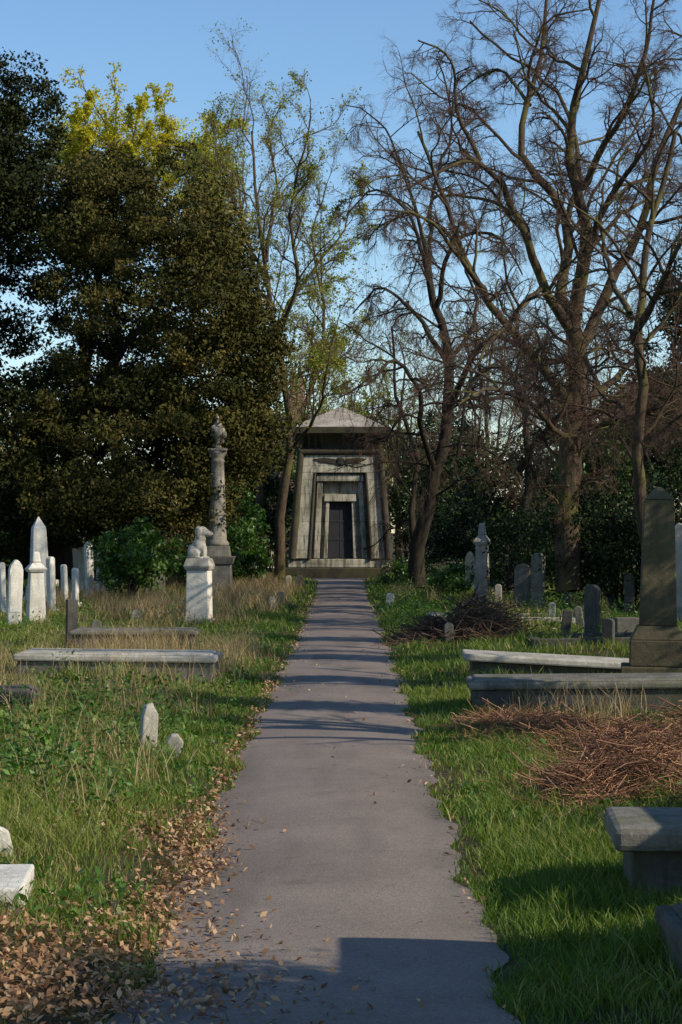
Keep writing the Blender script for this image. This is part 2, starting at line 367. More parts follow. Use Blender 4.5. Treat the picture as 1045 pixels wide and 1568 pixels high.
def blob(name,ells,mat,parent,vox=.012,smooth=4):
    import bmesh
    bm=bmesh.new()
    for c,r,rot in ells:
        Mx=Matrix.Translation(c)@Matrix.Rotation(math.radians(rot),4,'Y')@Matrix.Diagonal((r[0],r[1],r[2],1))
        bmesh.ops.create_uvsphere(bm,u_segments=20,v_segments=12,radius=1,matrix=Mx)
    me=bpy.data.meshes.new(name); bm.to_mesh(me); bm.free(); me.materials.append(mat)
    o=link(bpy.data.objects.new(name,me),parent)
    r=o.modifiers.new('remesh','REMESH'); r.mode='VOXEL'; r.voxel_size=vox; r.use_smooth_shade=True
    s=o.modifiers.new('smooth','SMOOTH'); s.iterations=smooth; s.factor=.5
    return o
def outline(style,w,h):
    hw=w/2
    if style=='square': return [(-hw,0),(hw,0),(hw,h),(-hw,h)]
    if style=='round':
        return [(-hw,0),(hw,0)]+[(hw*math.cos(a),h-hw*.8+hw*.8*math.sin(a)) for a in np.linspace(0,math.pi,12)]
    if style=='gothic':
        return [(-hw,0),(hw,0),(hw,h-hw*1.5),(hw*.75,h-hw*.75),(hw*.35,h-.22*hw),(0,h),(-hw*.35,h-.22*hw),(-hw*.75,h-hw*.75),(-hw,h-hw*1.5)]
    if style=='shoulder':
        a=[(hw*.62*math.cos(t),h-hw*.62+hw*.62*math.sin(t)) for t in np.linspace(0,math.pi,10)]
        return [(-hw,0),(hw,0),(hw,h-hw*.85),(hw*.78,h-hw*.75)]+a+[(-hw*.78,h-hw*.75),(-hw,h-hw*.85)]
    if style=='broken': return [(-hw,0),(hw,0),(hw*.95,h*.78),(hw*.4,h*.9),(hw*.1,h),(-hw*.7,h*.93),(-hw*1.02,h*.7)]
def headstone(px0,px1,pt,pb,style='round',mat=None,rot=0,th=.1,tilt=0,lean=0,base=True,name='headstone',w=None):
    d=D(pb); sc=d/F; cx=((px0+px1)/2-522)*sc; wv=(px1-px0)*sc; h=(pb-pt)*sc
    if w is None:
        r_=abs(math.radians(rot)); w=max(.12,(wv-th*math.sin(r_))/max(.25,math.cos(r_)))
    e=empty(name,(cx,d,float(gh(cx,d))-.03))
    e.rotation_euler=(math.radians(lean),math.radians(tilt),math.radians(rot))
    if style=='obelisk':
        frustum('plinth',-.05,.16,w*1.5,w*1.5,w*1.5,w*1.5,mat,e)
        frustum('base',.16,.4,w*1.25,w*1.25,w*1.2,w*1.2,mat,e)
        frustum('shaft',.4,h-w*.6,w*.95,w*.95,w*.66,w*.66,mat,e)
        frustum('tip',h-w*.6+.002,h,w*.66,w*.66,.02,.02,mat,e,bev=0)
    elif style=='pedestal':
        frustum('plinth',-.05,.14,w*1.15,w*1.1,w*1.1,w*1.05,mat,e)
        frustum('die',.142,h*.72,w*.8,w*.8,w*.62,w*.62,mat,e)
        frustum('cornice',h*.72+.002,h*.77,w*.72,w*.72,w*.92,w*.92,mat,e)
        frustum('gable',h*.77+.002,h*.85,w*.88,w*.88,w*.4,w*.4,mat,e)
        frustum('finial',h*.85+.002,h,w*.42,w*.42,w*.3,w*.3,mat,e,bev=.03)
    else:
        o=poly_prism(outline(style,w,h),th,'slab',mat); link(o,e)
        if base: frustum('plinth',-.06,.1,w*1.25,th*2.4,w*1.2,th*2.2,mat,e)
        if style in('round','gothic','shoulder') and h>.7:
            link(poly_prism([(x*.8,.3+z*.62) for x,z in outline('round' if style!='gothic' else 'gothic',w,h)],.012,'panel',mat,0),e).location=(0,-th/2-.004,0)
    return e
# left side
headstone(9,33,853,960,'gothic',M_white,25,.12,2)
headstone(38,72,838,952,'pedestal',M_white,20)
headstone(46,76,793,926,'obelisk',M_white,20,tilt=-1)
headstone(0,10,862,940,'round',M_white,30,.1,-2)
headstone(90,106,818,908,'gothic',M_grey,40,.1)
headstone(72,86,850,938,'round',M_white,55,.12,-2)
for a,b_,t,bb,st,r_ in ((106,122,844,912,'round',55),(121,132,838,916,'round',60),(131,145,836,922,'gothic',50),(146,158,846,918,'round',60),(157,172,830,918,'gothic',50),(82,92,860,905,'round',40),(172,182,856,908,'round',50),(22,34,868,915,'round',40),(96,104,868,930,'round',60),(112,120,874,934,'round',60),(184,192,862,900,'round',50)):
    headstone(a,b_,t,bb,st,M_white,r_,.1,rng.uniform(-4,4),rng.uniform(-3,3))
headstone(231,253,848,912,'shoulder',M_grey,15,.12)
headstone(258,282,850,902,'square',M_grey,10,.2)
headstone(99,119,915,992,'square',M_dark,20,.12,1,base=False)
headstone(139,156,946,972,'round',M_grey,10,.1)
headstone(201,217,936,958,'round',M_pale,10,.1,base=False)
headstone(389,419,843,872,'square',M_pale,10,.4)
headstone(405,415,797,868,'obelisk',M_grey,10)
headstone(437,446,880,902,'round',M_pale,0,.1,base=False); headstone(452,465,880,901,'round',M_dark,0,.1,base=False)
headstone(412,421,916,936,'round',M_pale,0,.08,base=False); headstone(424,436,905,928,'round',M_grey,0,.1)
headstone(213,239,1078,1162,'broken',M_pale,25,.08,6,-8,base=False)
headstone(250,272,1122,1165,'broken',M_pale,10,.08,14,5,base=False)
# right side
headstone(712,727,845,905,'gothic',M_white,-30,.1)
headstone(724,752,798,920,'pedestal',M_pale,-15)
headstone(745,757,868,905,'round',M_grey,-20,.1)
headstone(766,786,830,912,'shoulder',M_grey,-15,.12)
headstone(757,768,893,925,'round',M_pale,-10,.08,base=False)
headstone(786,812,868,938,'round',M_grey,-20,.12,1)
headstone(813,835,852,944,'round',M_grey,-35,.12)
headstone(690,698,815,885,'square',M_grey,0,.1); headstone(684,691,835,882,'square',M_grey,0,.1)
headstone(702,709,855,880,'round',M_pale,0,.1,base=False)
headstone(590,602,908,932,'round',M_white,0,.08,base=False,tilt=5)
headstone(680,694,955,990,'round',M_grey,0,.1,base=False)
headstone(894,920,896,990,'round',M_dark,-35,.12)
headstone(920,942,952,1000,'round',M_dark,-20,.14,base=False)
headstone(855,872,938,985,'square',M_dark,-10,.12,8,base=False)
headstone(884,897,935,975,'round',M_grey,-10,.1,-10,base=False)
headstone(940,978,946,985,'square',M_grey,5,.25,base=False)
headstone(1028,1052,808,965,'gothic',M_pale,-20,.12)
headstone(840,850,930,962,'round',M_pale,-10,.08,base=False)
headstone(860,876,872,936,'gothic',M_grey,-20,.1,-2); headstone(930,946,868,940,'round',M_grey,-25,.1,3); headstone(955,972,880,948,'shoulder',M_dark,-15,.1)
headstone(660,670,868,898,'round',M_grey,-10,.1); headstone(736,746,905,935,'round',M_grey,-20,.08,4,base=False); headstone(988,1000,860,950,'round',M_grey,-20,.1)
for (x,y,h,w_,st,mt) in ((3.0,10.5,1.0,.5,'round',M_grey),(3.4,13.4,1.25,.55,'gothic',M_pale),(4.6,16,1.2,.6,'shoulder',M_grey),(-3.4,12,.9,.5,'round',M_grey),(-4.4,18,1.3,.5,'gothic',M_pale),(5.6,23,1.3,.6,'round',M_grey),(6.5,28,1.2,.6,'shoulder',M_dark)):
    e=empty('headstone',(x,y,float(gh(x,y))-.03)); e.rotation_euler=(0,0,math.radians(rng.uniform(-20,20)))
    link(poly_prism(outline(st,w_,h),.12,'slab',mt),e); frustum('plinth',-.05,.12,w_*1.3,.3,w_*1.25,.28,mt,e)
def ledger(x0,x1,y0,y1,zt,th,mt,ms,rot=0,tilt=0,over=.04,name='ledger_tomb',bev=.02,raised=True):
    cx,cy=(x0+x1)/2,(y0+y1)/2; e=empty(name,(cx,cy,0)); e.rotation_euler=(0,math.radians(tilt),math.radians(rot))
    w=x1-x0; d=y1-y0
    frustum('chest',-.08,zt-th-.002,w-over*2,d-over*2,w-over*2,d-over*2,ms,e)
    frustum('slab',zt-th,zt-.012,w,d,w,d,mt,e,bev=bev)
    if raised: frustum('ledge_top',zt-.01,zt+.006,w-.1,d-.1,w-.14,d-.14,mt,e,bev=.005)
    return e
ledger(-3.50,-1.33,20.9,21.8,.33,.085,M_pale,M_grey,-1,.6)
ledger(-3.7,-1.95,26.6,27.4,.30,.07,M_grey,M_dark,0,0)
ledger(-3.1,-2.6,16.4,17.1,.30,.1,M_dark,M_dark,5,0,name='fallen_headstone')
def kerb(x0,x1,y0,y1,h,t,mat,tilt=0,rot=0):
    e=empty('kerb_tomb',((x0+x1)/2,(y0+y1)/2,0)); e.rotation_euler=(0,math.radians(tilt),math.radians(rot)); w=x1-x0; d=y1-y0
    frustum('front_rail',-.1,h,w,t,w,t*.9,mat,e,cy=-d/2+t/2); frustum('back_rail',-.1,h-.004,w,t,w,t*.9,mat,e,cy=d/2-t/2)
    frustum('left_rail',-.1,h-.01,t,d-2*t,t*.9,d-2*t,mat,e,cx=-w/2+t/2); frustum('right_rail',-.1,h-.01,t,d-2*t,t*.9,d-2*t,mat,e,cx=w/2-t/2)
    return e
ledger(1.36,3.3,21.6,22.5,.25,.09,M_pale,M_dark,-2,3.0,.1,raised=False)
ledger(1.17,3.9,17.6,18.5,.30,.08,M_grey,M_dark,-2,-.6)
kerb(1.5,4.0,32.5,34.3,.22,.16,M_pale,.5)
kerb(2.6,4.6,26.5,28.,.2,.14,M_dark,-1)
ledger(1.17,3.0,8.2,8.85,.40,.12,M_grey,M_dark,-4,0,.08,'chest_tomb',.03,False)
ledger(1.18,2.5,6.7,7.4,.24,.08,M_dark,M_dark,0,0,.02,'ledger_tomb')
ledger(-2.0,-1.34,8.1,8.7,.17,.13,M_white,M_pale,4,0,.01,'marble_slab',.012,False)
headstone(-6,16,1272,1335,'broken',M_white,20,.08,-12,0,base=False)
e=empty('shade_monument',(2.75,6.15,0))
frustum('plinth',-.05,.3,1.5,1.5,1.5,1.5,M_grey,e); frustum('die',.302,1.3,1.15,1.15,1.1,1.1,M_grey,e)
frustum('cornice',1.302,1.5,1.35,1.35,1.4,1.4,M_grey,e); frustum('cap',1.502,1.75,1.2,1.2,.5,.5,M_grey,e)
e=empty('shade_monument',(3.6,7.7,0))  # unseen second block, added to shade the near-right grass
frustum('plinth',-.05,.25,1.3,1.2,1.3,1.2,M_grey,e); frustum('die',.252,1.35,1.,.95,.95,.9,M_grey,e)
frustum('cornice',1.352,1.55,1.2,1.1,1.25,1.15,M_grey,e)
e=empty('obelisk_monument',(3.16,19.6,0)); e.rotation_euler=(0,math.radians(.6),math.radians(-8))
frustum('step',-.1,.3,.74,.74,.72,.72,M_olive,e); frustum('base_block',.302,.56,.56,.56,.55,.55,M_olive,e)
frustum('moulding',.562,.70,.54,.54,.40,.40,M_olive,e)
frustum('shaft',.702,1.95,.37,.37,.30,.30,M_olive,e); frustum('tip',1.952,2.08,.30,.30,.07,.07,M_olive,e,bev=.02)
# ---- dog statue on pedestal (left)
d=D(958); sc=d/F; cx=(305-522)*sc
e=empty('dog_statue_monument',(cx,d,0)); e.rotation_euler=(0,0,math.radians(-8))
k=sc
frustum('plinth',-.05,.12,46*k,46*k,44*k,44*k,M_pale,e)
frustum('die',.122,85*k,35*k,35*k,33*k,33*k,M_white,e)
frustum('neck_moulding',85*k+.002,91*k,37*k,37*k,42*k,42*k,M_pale,e)
frustum('cap',91*k+.002,103*k,42*k,42*k,34*k,34*k,M_pale,e)
z=103*k-.01
E=[((-.08,0,z+.13),(.13,.11,.14),-20),((-.01,0,z+.24),(.11,.10,.15),15),((.04,0,z+.2),(.08,.09,.16),0),
   ((.02,0,z+.36),(.10,.085,.12),20),((.04,0,z+.47),(.12,.095,.10),0),((.14,0,z+.445),(.095,.06,.06),12),((.21,0,z+.44),(.035,.04,.035),0),
   ((.01,-.095,z+.46),(.05,.024,.095),20),((.01,.095,z+.46),(.05,.024,.095),20),((-.02,0,z+.53),(.05,.05,.04),0),
   ((.09,-.055,z+.12),(.036,.036,.14),0),((.09,.055,z+.12),(.036,.036,.14),0),((.12,-.055,z+.02),(.06,.036,.028),0),((.12,.055,z+.02),(.06,.036,.028),0),
   ((-.08,-.09,z+.09),(.11,.045,.09),0),((-.08,.09,z+.09),(.11,.045,.09),0),((0,-.1,z+.022),(.09,.035,.025),0),((0,.1,z+.022),(.09,.035,.025),0),
   ((-.17,.02,z+.03),(.07,.03,.028),0)]
blob('seated_dog',E,M_pale,e,.011,2)
# ---- draped urn column
M_urn=stone('weathered_limestone',(.36,.32,.25),(.13,.115,.085),scale=3)
d=D(921); sc=d/F; cx=(333-522)*sc; k=sc
e=empty('urn_column_monument',(cx,d,0))
zz=lambda py:(921-py)*k
frustum('step',-.05,zz(905),58*k,58*k,57*k,57*k,M_grey,e)
frustum('pedestal',zz(905)+.002,zz(864),44*k,44*k,42*k,42*k,M_grey,e)
frustum('pedestal_cap',zz(864)+.002,zz(852),46*k,46*k,54*k,54*k,M_grey,e)
frustum('column_plinth',zz(852)+.002,zz(836),40*k,40*k,36*k,36*k,M_grey,e)
prof=[(17*k,zz(836)+.002),(18*k,zz(832)),(15*k,zz(828))]
for t in np.linspace(0,1,8):
    prof.append(((14-4.3*t)*k,zz(826-t*118)))
prof+=[(11.5*k,zz(706)),(9.5*k,zz(704)),(10*k,zz(700)),(14*k,zz(694)),(14*k,zz(691))]
lathe('shaft',prof,M_urn,e)
lathe('shaft_band',[(12.9*k,zz(790)),(13.8*k,zz(788)),(13.8*k,zz(784)),(12.6*k,zz(782))],M_urn,e)
frustum('abacus',zz(691)+.002,zz(687),29*k,29*k,29*k,29*k,M_urn,e)
lathe('urn',[(6*k,zz(687)+.002),(6*k,zz(684)),(3*k,zz(680)),(3.5*k,zz(676)),(9*k,zz(668)),(11*k,zz(660)),(10*k,zz(655)),(6*k,zz(651)),(7*k,zz(649)),(4*k,zz(645)),(2*k,zz(642)),(2.6*k,zz(639)),(.5*k,zz(636))],M_urn,e)
blob('drape',[((4*k,-2*k,zz(656)),(8*k,8*k,5*k),30),((9*k,-2*k,zz(664)),(5*k,6*k,9*k),-10),((8*k,0,zz(673)),(3.5*k,4*k,7*k),10),((-6*k,-3*k,zz(655)),(6*k,6*k,5*k),-35)],M_urn,e,.02,3)
# ---------------------------------------------------------------- mausoleum
YM=70.0; s=YM/F
e=empty('mausoleum',((521-522)*s,YM,0))
def mz(py): return H-(py-815)*s
zb=mz(856); zt=mz(690)
wb=147*s; wt=118*s; dep0=4.4; dep1=dep0-(wb-wt)
cyB=dep0/2
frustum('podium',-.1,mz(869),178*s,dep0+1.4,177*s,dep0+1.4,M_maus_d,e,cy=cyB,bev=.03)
frustum('upper_step',mz(869)+.002,zb,160*s,dep0+.7,158*s,dep0+.7,M_maus,e,cy=cyB,bev=.03)
frustum('body',zb+.002,zt,wb,dep0,wt,dep1,M_maus,e,cy=cyB,bev=0)
bat=(dep0-dep1)/2/(zt-zb)
def yfront(z): return (z-zb)*bat
def slab(name,q,proud,mat,back=.0):
    V=[]
    for off in (-back,proud):
        for (px,py) in q:
            z=mz(py); V.append(((px-521)*s,yfront(z)-off,z))
    me=bpy.data.meshes.new(name); me.from_pydata(V,[],[(4,5,6,7),(3,2,1,0),(0,1,5,4),(1,2,6,5),(2,3,7,6),(3,0,4,7)]); me.update(); me.materials.append(mat)
    o=bpy.data.objects.new(name,me); b=o.modifiers.new('bevel','BEVEL'); b.width=.015; b.segments=2
    return link(o,e)
pr=.42
slab('left_pier',[(449,855),(473,855),(481,724),(459,724)],pr,M_maus,.1)
slab('right_pier',[(569,855),(592,855),(582,724),(560,724)],pr,M_maus,.1)
slab('entablature',[(459,723.8),(582,723.8),(579,691),(462,691)],pr,M_maus,.1)
slab('frame_left',[(480,855),(489,855),(494,737),(486,737)],.26,M_maus)
slab('frame_right',[(554,855),(562,855),(555,737),(548,737)],.26,M_maus)
slab('frame_lintel',[(484,736.8),(557,736.8),(556,727),(485,727)],.32,M_maus)
slab('door_jamb_left',[(495,855),(501,855),(504,768),(499,768)],.2,M_maus)
slab('door_jamb_right',[(541,855),(547,855),(543,768),(538,768)],.2,M_maus)
slab('door_lintel',[(496,767.8),(546,767.8),(545,757),(497,757)],.26,M_maus)
slab('door',[(501.5,855),(540.5,855),(537.5,768.3),(504.5,768.3)],.03,M_door)
for yy in (800,828): slab('door_rail',[(502.5,yy),(539.5,yy),(539.4,yy-3),(502.6,yy-3)],.04,M_door)
slab('door_stile',[(520,854),(522,854),(521.8,769),(520.2,769)],.043,M_door)
def roll(name,a,b,r):
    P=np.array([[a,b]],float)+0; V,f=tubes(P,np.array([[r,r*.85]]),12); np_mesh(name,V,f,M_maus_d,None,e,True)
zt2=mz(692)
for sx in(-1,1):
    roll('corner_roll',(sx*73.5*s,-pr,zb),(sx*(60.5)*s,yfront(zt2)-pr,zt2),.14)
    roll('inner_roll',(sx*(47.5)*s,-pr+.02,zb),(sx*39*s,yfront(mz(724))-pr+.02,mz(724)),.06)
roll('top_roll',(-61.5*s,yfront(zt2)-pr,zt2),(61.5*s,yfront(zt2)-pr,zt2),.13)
zc=zt+.03; w=wt+.1; dd=dep1+1.0
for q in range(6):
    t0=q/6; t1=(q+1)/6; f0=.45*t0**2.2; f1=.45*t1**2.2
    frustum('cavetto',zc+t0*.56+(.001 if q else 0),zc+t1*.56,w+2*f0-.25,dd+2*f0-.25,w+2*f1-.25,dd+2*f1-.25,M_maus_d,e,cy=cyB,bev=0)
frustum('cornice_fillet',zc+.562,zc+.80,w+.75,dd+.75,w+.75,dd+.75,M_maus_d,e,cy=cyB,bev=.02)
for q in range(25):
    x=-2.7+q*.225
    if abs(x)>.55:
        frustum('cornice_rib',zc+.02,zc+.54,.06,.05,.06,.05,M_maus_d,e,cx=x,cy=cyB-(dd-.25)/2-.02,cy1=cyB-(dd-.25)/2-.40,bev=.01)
zr=zc+.802; rw=w+.55; rd=dd+.55
for q in range(6):
    hh=.14; k0=1-q/6.3; k1=1-(q+.85)/6.3
    frustum('roof_course',zr,zr+hh-.002,rw*k0,rd*k0,rw*k1,rd*k1,M_roof,e,cy=cyB,bev=.015); zr+=hh
zz_=mz(707); yy=yfront(zz_)-pr
lt=lathe('sun_disc',[(.16,0),(.16,.07),(.10,.1)],M_maus_d,e,20); lt.rotation_euler=(math.radians(90),0,0); lt.location=(0,yy+.03,zz_)
for sx in(-1,1):
    o=poly_prism([(sx*.18,-.1),(sx*.7,-.02),(sx*.95,.1),(sx*.6,.14),(sx*.18,.1)][::(1 if sx>0 else -1)],.08,'wing',M_maus_d); link(o,e); o.location=(0,yy,zz_)
# ---------------------------------------------------------------- brick house behind
m,nt,out=newmat('brickwork')
p=N(nt,'ShaderNodeBsdfPrincipled',Roughness=.9)
tc=nt.nodes.new('ShaderNodeTexCoord'); sx=nt.nodes.new('ShaderNodeSeparateXYZ'); nt.links.new(tc.outputs['Object'],sx.inputs[0])
ad=N(nt,'ShaderNodeMath',operation='ADD'); nt.links.new(sx.outputs[0],ad.inputs[0]); nt.links.new(sx.outputs[1],ad.inputs[1])
cb=nt.nodes.new('ShaderNodeCombineXYZ'); nt.links.new(ad.outputs[0],cb.inputs[0]); nt.links.new(sx.outputs[2],cb.inputs[1])
br=N(nt,'ShaderNodeTexBrick',Scale=4.0); br.inputs['Color1'].default_value=(.36,.14,.09,1); br.inputs['Color2'].default_value=(.28,.11,.08,1); br.inputs['Mortar'].default_value=(.35,.3,.25,1)
nt.links.new(cb.outputs[0],br.inputs['Vector']); nt.links.new(br.outputs[0],p.inputs['Base Color']); nt.links.new(p.outputs[0],out.inputs[0]); M_brick=m
M_slate=stone('slate',(.09,.09,.1),(.05,.05,.06),scale=2); M_glass=stone('window_glass',(.05,.06,.07),(.03,.03,.04),scale=1)
e=empty('brick_house',(-2.6,118,0))
frustum('walls',-.2,6.4,11,7,11,7,M_brick,e,bev=0); frustum('roof',6.402,8.8,11.8,7.8,9,.3,M_slate,e,bev=0)
frustum('chimney_stack',6.5,10.6,.95,.9,.9,.85,M_brick,e,cx=0,cy=-1,bev=.02); frustum('chimney_cap',10.6,10.8,1.05,1.,1.05,1.,M_brick,e,cx=0,cy=-1)
for q in(-.22,.22): lathe('chimney_pot',[(.15,0),(.13,.4),(.15,.45)],M_brick,e,12,(q,-1,10.8))
for x in(-4,-1.5,1.5,4):
    for z_ in(1.,4.):
        frustum('window',z_,z_+1.6,1,.08,1,.08,M_glass,e,cx=x,cy=-3.52,bev=0); frustum('sill',z_-.12,z_-.002,1.2,.25,1.2,.25,M_pale,e,cx=x,cy=-3.6)
# ---------------------------------------------------------------- trees
M_bark=barkmat('bark_brown',(.11,.08,.05),(.04,.03,.022),(.12,.105,.035))
M_barkd=barkmat('bark_dark',(.055,.044,.031),(.02,.017,.013))
M_twig=barkmat('twig_brown',(.17,.105,.075),(.08,.05,.037))
def limbset(lst,n=16,jit=.05):
    Ps=[];Rs=[];Ls=[]
    for pts,d,r0,r1 in lst:
        q=[W(p_[0],p_[1],d+(p_[2] if len(p_)>2 else 0)) for p_ in pts]
        P,L=resample(q,n)
        jn=np.cumsum(rng.normal(size=(n,3)),0)*jit; jn-=np.linspace(0,1,n)[:,None]*jn[-1]; jn[0]=0
        P=P+jn*min(1,L/8)
        Ps.append(P); Ls.append(L); Rs.append(r0+(r1-r0)*np.linspace(0,1,n)**.8)
    return np.array(Ps),np.array(Rs),np.array(Ls)
def bare_tree(name,lst,levels,bark,twig,buds=None,budmat=None,budsize=.05):
    e=empty(name,(0,0,0))
    P,R,L=limbset(lst); allsets=[(P,R,10)]; thin=[]
    for lv in levels:
        P,R,L=grow(P,R,L,**lv['g'])
        P[:,:,2]=np.maximum(P[:,:,2],.12)
        (allsets if lv['k']>3 else thin).append((P,R,lv['k']))
    V,f=tube_set(allsets); np_mesh('trunk_and_limbs',V,f,bark,None,e,True)
    if thin: V,f=tube_set(thin); np_mesh('twigs',V,f,twig,None,e)
    if buds:
        k=rng.integers(0,len(P),buds); t=rng.integers(1,P.shape[1],buds)
        C=P[k,t]+rng.normal(size=(buds,3))*.06
        V,f,r=leaves(C,budsize); np_mesh('leaves',V,f,budmat,r,e)
    return e
Lv=lambda nc,lf,ang,npts,rmax,droop=0,up=0,wob=.18,k=3,t0=.2,rt=.35,bias=(0,0,0):dict(k=k,g=dict(nc=nc,lf=lf,ang=ang,npts=npts,rmax=rmax,bias=bias,wob=wob,t0=t0,rtip=rt,droop=droop,up=up))
A=38
big=[([(872,905,0),(870,800,0),(880,690,0),(886,600,0),(884,520,0)],A,.27,.19),
 ([(884,540,0),(900,440,0),(905,380,-.5),(892,290,-.8),(872,215,-1),(888,120,-1),(912,50,-1),(935,-40,-1)],A,.17,.035),
 ([(884,530,0),(862,450,.5),(868,370,1),(830,290,1.4),(800,250,1.6),(812,160,1.8),(838,60,2),(842,-40,2)],A,.14,.03),
 ([(884,520,0),(830,440,-.6),(795,360,-1),(765,280,-1.4),(735,245,-1.8),(690,250,-2.2),(620,290,-2.6)],A,.12,.025),
 ([(884,560,0),(925,490,.5),(965,410,.8),(995,330,1),(1015,240,1.2),(1040,170,1.4),(1080,80,1.5)],A,.14,.035),
 ([(896,400,0),(930,300,-1),(975,235,-2),(1000,190,-2.5),(985,90,-3)],A,.08,.02),
 ([(886,290,-.8),(930,200,-1.8),(975,120,-2.2),(1000,30,-2.5),(1010,-60,-2.5)],A,.08,.02),
 ([(868,370,1),(880,260,2.5),(850,150,3.5),(770,80,4),(720,30,4.5)],A,.075,.02),
 ([(884,640,0),(850,600,-1.),(800,530,-2),(745,455,-2.6),(700,380,-3),(665,290,-3),(640,200,-3)],A,.13,.025),
 ([(745,455,-2.6),(690,380,-4),(640,330,-4.5),(570,320,-5)],A,.06,.015),
 ([(884,660,0),(940,645,-1),(1000,630,-2),(1060,628,-3)],A,.08,.03),
 ([(884,620,0),(960,560,2),(1010,500,4),(1060,420,5)],A,.09,.025),
 ([(830,440,-.6),(780,480,-2),(730,540,-3.5),(700,640,-4.5)],A,.055,.015),
 ([(880,690,0),(830,640,-3),(770,600,-5),(700,620,-7)],A,.07,.02),
 ([(735,245,-1.8),(700,180,-2),(690,90,-2.5),(640,60,-2.5)],A,.05,.015),
 ([(905,380,-.5),(950,330,1),(1000,300,2),(1060,290,3)],A,.06,.015),
 ([(812,160,1.8),(770,110,2.5),(730,120,3),(690,150,3.5)],A,.045,.012),
 ([(884,540,0),(920,600,-3),(960,640,-5),(1000,720,-6)],A,.06,.015)]
bare_tree('bare_beech_tree',big,[Lv(9,.40,(30,70),9,.04,.3,.15,.24,5),Lv(9,.5,(30,65),6,.016,.6,.05,.26,4),Lv(9,.55,(30,70),5,.008,1.0,0,.28,3),Lv(8,.75,(25,65),4,.005,1.4,0,.25,3)],M_bark,M_twig)
bare_tree('bare_ash_tree',[([(1000,880,0),(985,760,0),(975,600,0),(965,500,.3),(985,400,.6),(1010,300,1),(1035,200,1)],34,.13,.04),
 ([(970,520,0),(1010,440,-1),(1050,360,-2),(1110,280,-2)],34,.08,.02),([(965,480,0),(930,380,1),(925,280,2)],34,.06,.02)],
 [Lv(9,.4,(30,65),7,.035,.5,.1,.24,5),Lv(8,.5,(30,65),5,.013,1,0,.25,4),Lv(8,.5,(30,70),4,.007,1.2,0,.25,3),Lv(4,.6,(30,70),3,.005,1.2,0,.25,3)],M_bark,M_twig)
w_=52
weep=[([(640,900,0),(650,820,0),(668,730,0),(683,650,0),(688,560,0),(668,470,.3),(655,400,.5)],w_,.24,.09),
 ([(668,730,0),(640,660,-1),(630,590,-2),(600,550,-3),(560,590,-4)],w_,.10,.03),
 ([(683,640,0),(720,560,-1),(770,520,-2),(820,560,-3),(850,660,-4)],w_,.10,.03),
 ([(688,560,0),(630,470,1),(580,440,2),(540,480,2.5)],w_,.09,.02),
 ([(668,470,0),(700,380,-1),(760,360,-2),(800,420,-3)],w_,.08,.02),
 ([(655,420,0),(620,320,-.5),(570,290,-1),(530,330,-1)],w_,.07,.02),
 ([(655,410,0),(660,300,1),(690,180,1.5),(670,90,2)],w_,.07,.02),
 ([(683,620,0),(740,620,2),(800,600,4),(870,700,5)],w_,.08,.02),
 ([(640,900,1),(632,800,1.5),(640,700,2),(610,600,3),(600,500,3)],w_,.12,.03),
 ([(655,400,0),(610,230,1),(560,170,2),(530,160,2)],w_,.06,.015),
 ([(688,560,0),(740,480,1),(720,400,2),(750,300,2)],w_,.07,.015)]
bare_tree('weeping_tree',weep,[Lv(10,.42,(35,75),8,.035,1.3,0,.26,5),Lv(9,.5,(30,70),6,.013,2.6,0,.28,4),Lv(10,.6,(25,70),5,.008,4.0,0,.26,3),Lv(6,.7,(20,60),4,.006,5,0,.2,3)],M_barkd,M_twig)
w2=46
bare_tree('weeping_tree',[([(780,900,0),(790,800,0),(800,700,0),(790,610,0),(760,560,-1),(720,600,-2),(700,700,-2)],w2,.13,.03),
 ([(795,720,0),(850,640,-1),(920,640,-2),(980,720,-3)],w2,.09,.03),([(790,620,0),(830,560,1),(890,560,2),(940,640,3)],w2,.08,.02),([(985,860,0),(990,700,0),(960,620,0),(900,640,-1),(860,720,-1)],w2,.12,.02),([(990,700,0),(1030,600,0),(1080,640,-1)],w2,.1,.02)],
 [Lv(10,.45,(35,75),7,.03,2.0,0,.24,5),Lv(9,.5,(30,70),6,.012,3.4,0,.25,4),Lv(9,.6,(25,70),5,.0075,5,0,.22,3),Lv(5,.6,(20,60),4,.006,5,0,.2,3)],M_barkd,M_twig)
M_young=leafmat('young_leaves',[(0,(.12,.16,.02)),(.5,(.22,.25,.03)),(1,(.38,.34,.05))],.4)
w3=60
mid=[([(428,885,0),(428,780,0),(445,690,0),(436,600,0),(420,500,0),(408,400,0),(395,300,.5),(385,200,1)],w3,.18,.03),
 ([(440,660,0),(470,580,1),(490,480,1.5),(480,380,2),(500,280,2)],w3,.09,.02),
 ([(425,520,0),(455,430,-1),(450,330,-1.5),(470,220,-2),(475,150,-2)],w3,.08,.02),
 ([(410,430,0),(370,350,1),(340,260,1.5),(320,180,2)],w3,.07,.015),
 ([(415,470,0),(370,420,-2),(335,360,-3),(300,260,-3)],w3,.07,.015),
 ([(436,600,0),(390,560,-2),(370,480,-3),(350,400,-3)],w3,.07,.015),
 ([(445,690,0),(480,640,-1),(500,560,-2),(520,480,-2)],w3,.06,.015),
 ([(408,400,0),(425,300,2),(410,210,3),(430,160,3)],w3,.06,.015)]
bare_tree('budding_tree',mid,[Lv(12,.34,(25,60),7,.03,.0,.35,.22,5),Lv(9,.5,(25,55),5,.013,.0,.25,.22,4),Lv(8,.6,(25,60),4,.0085,0,.2,.2,3),Lv(6,.6,(25,60),3,.007,0,.2,.18,3)],M_bark,M_twig,17000,M_young,.08)
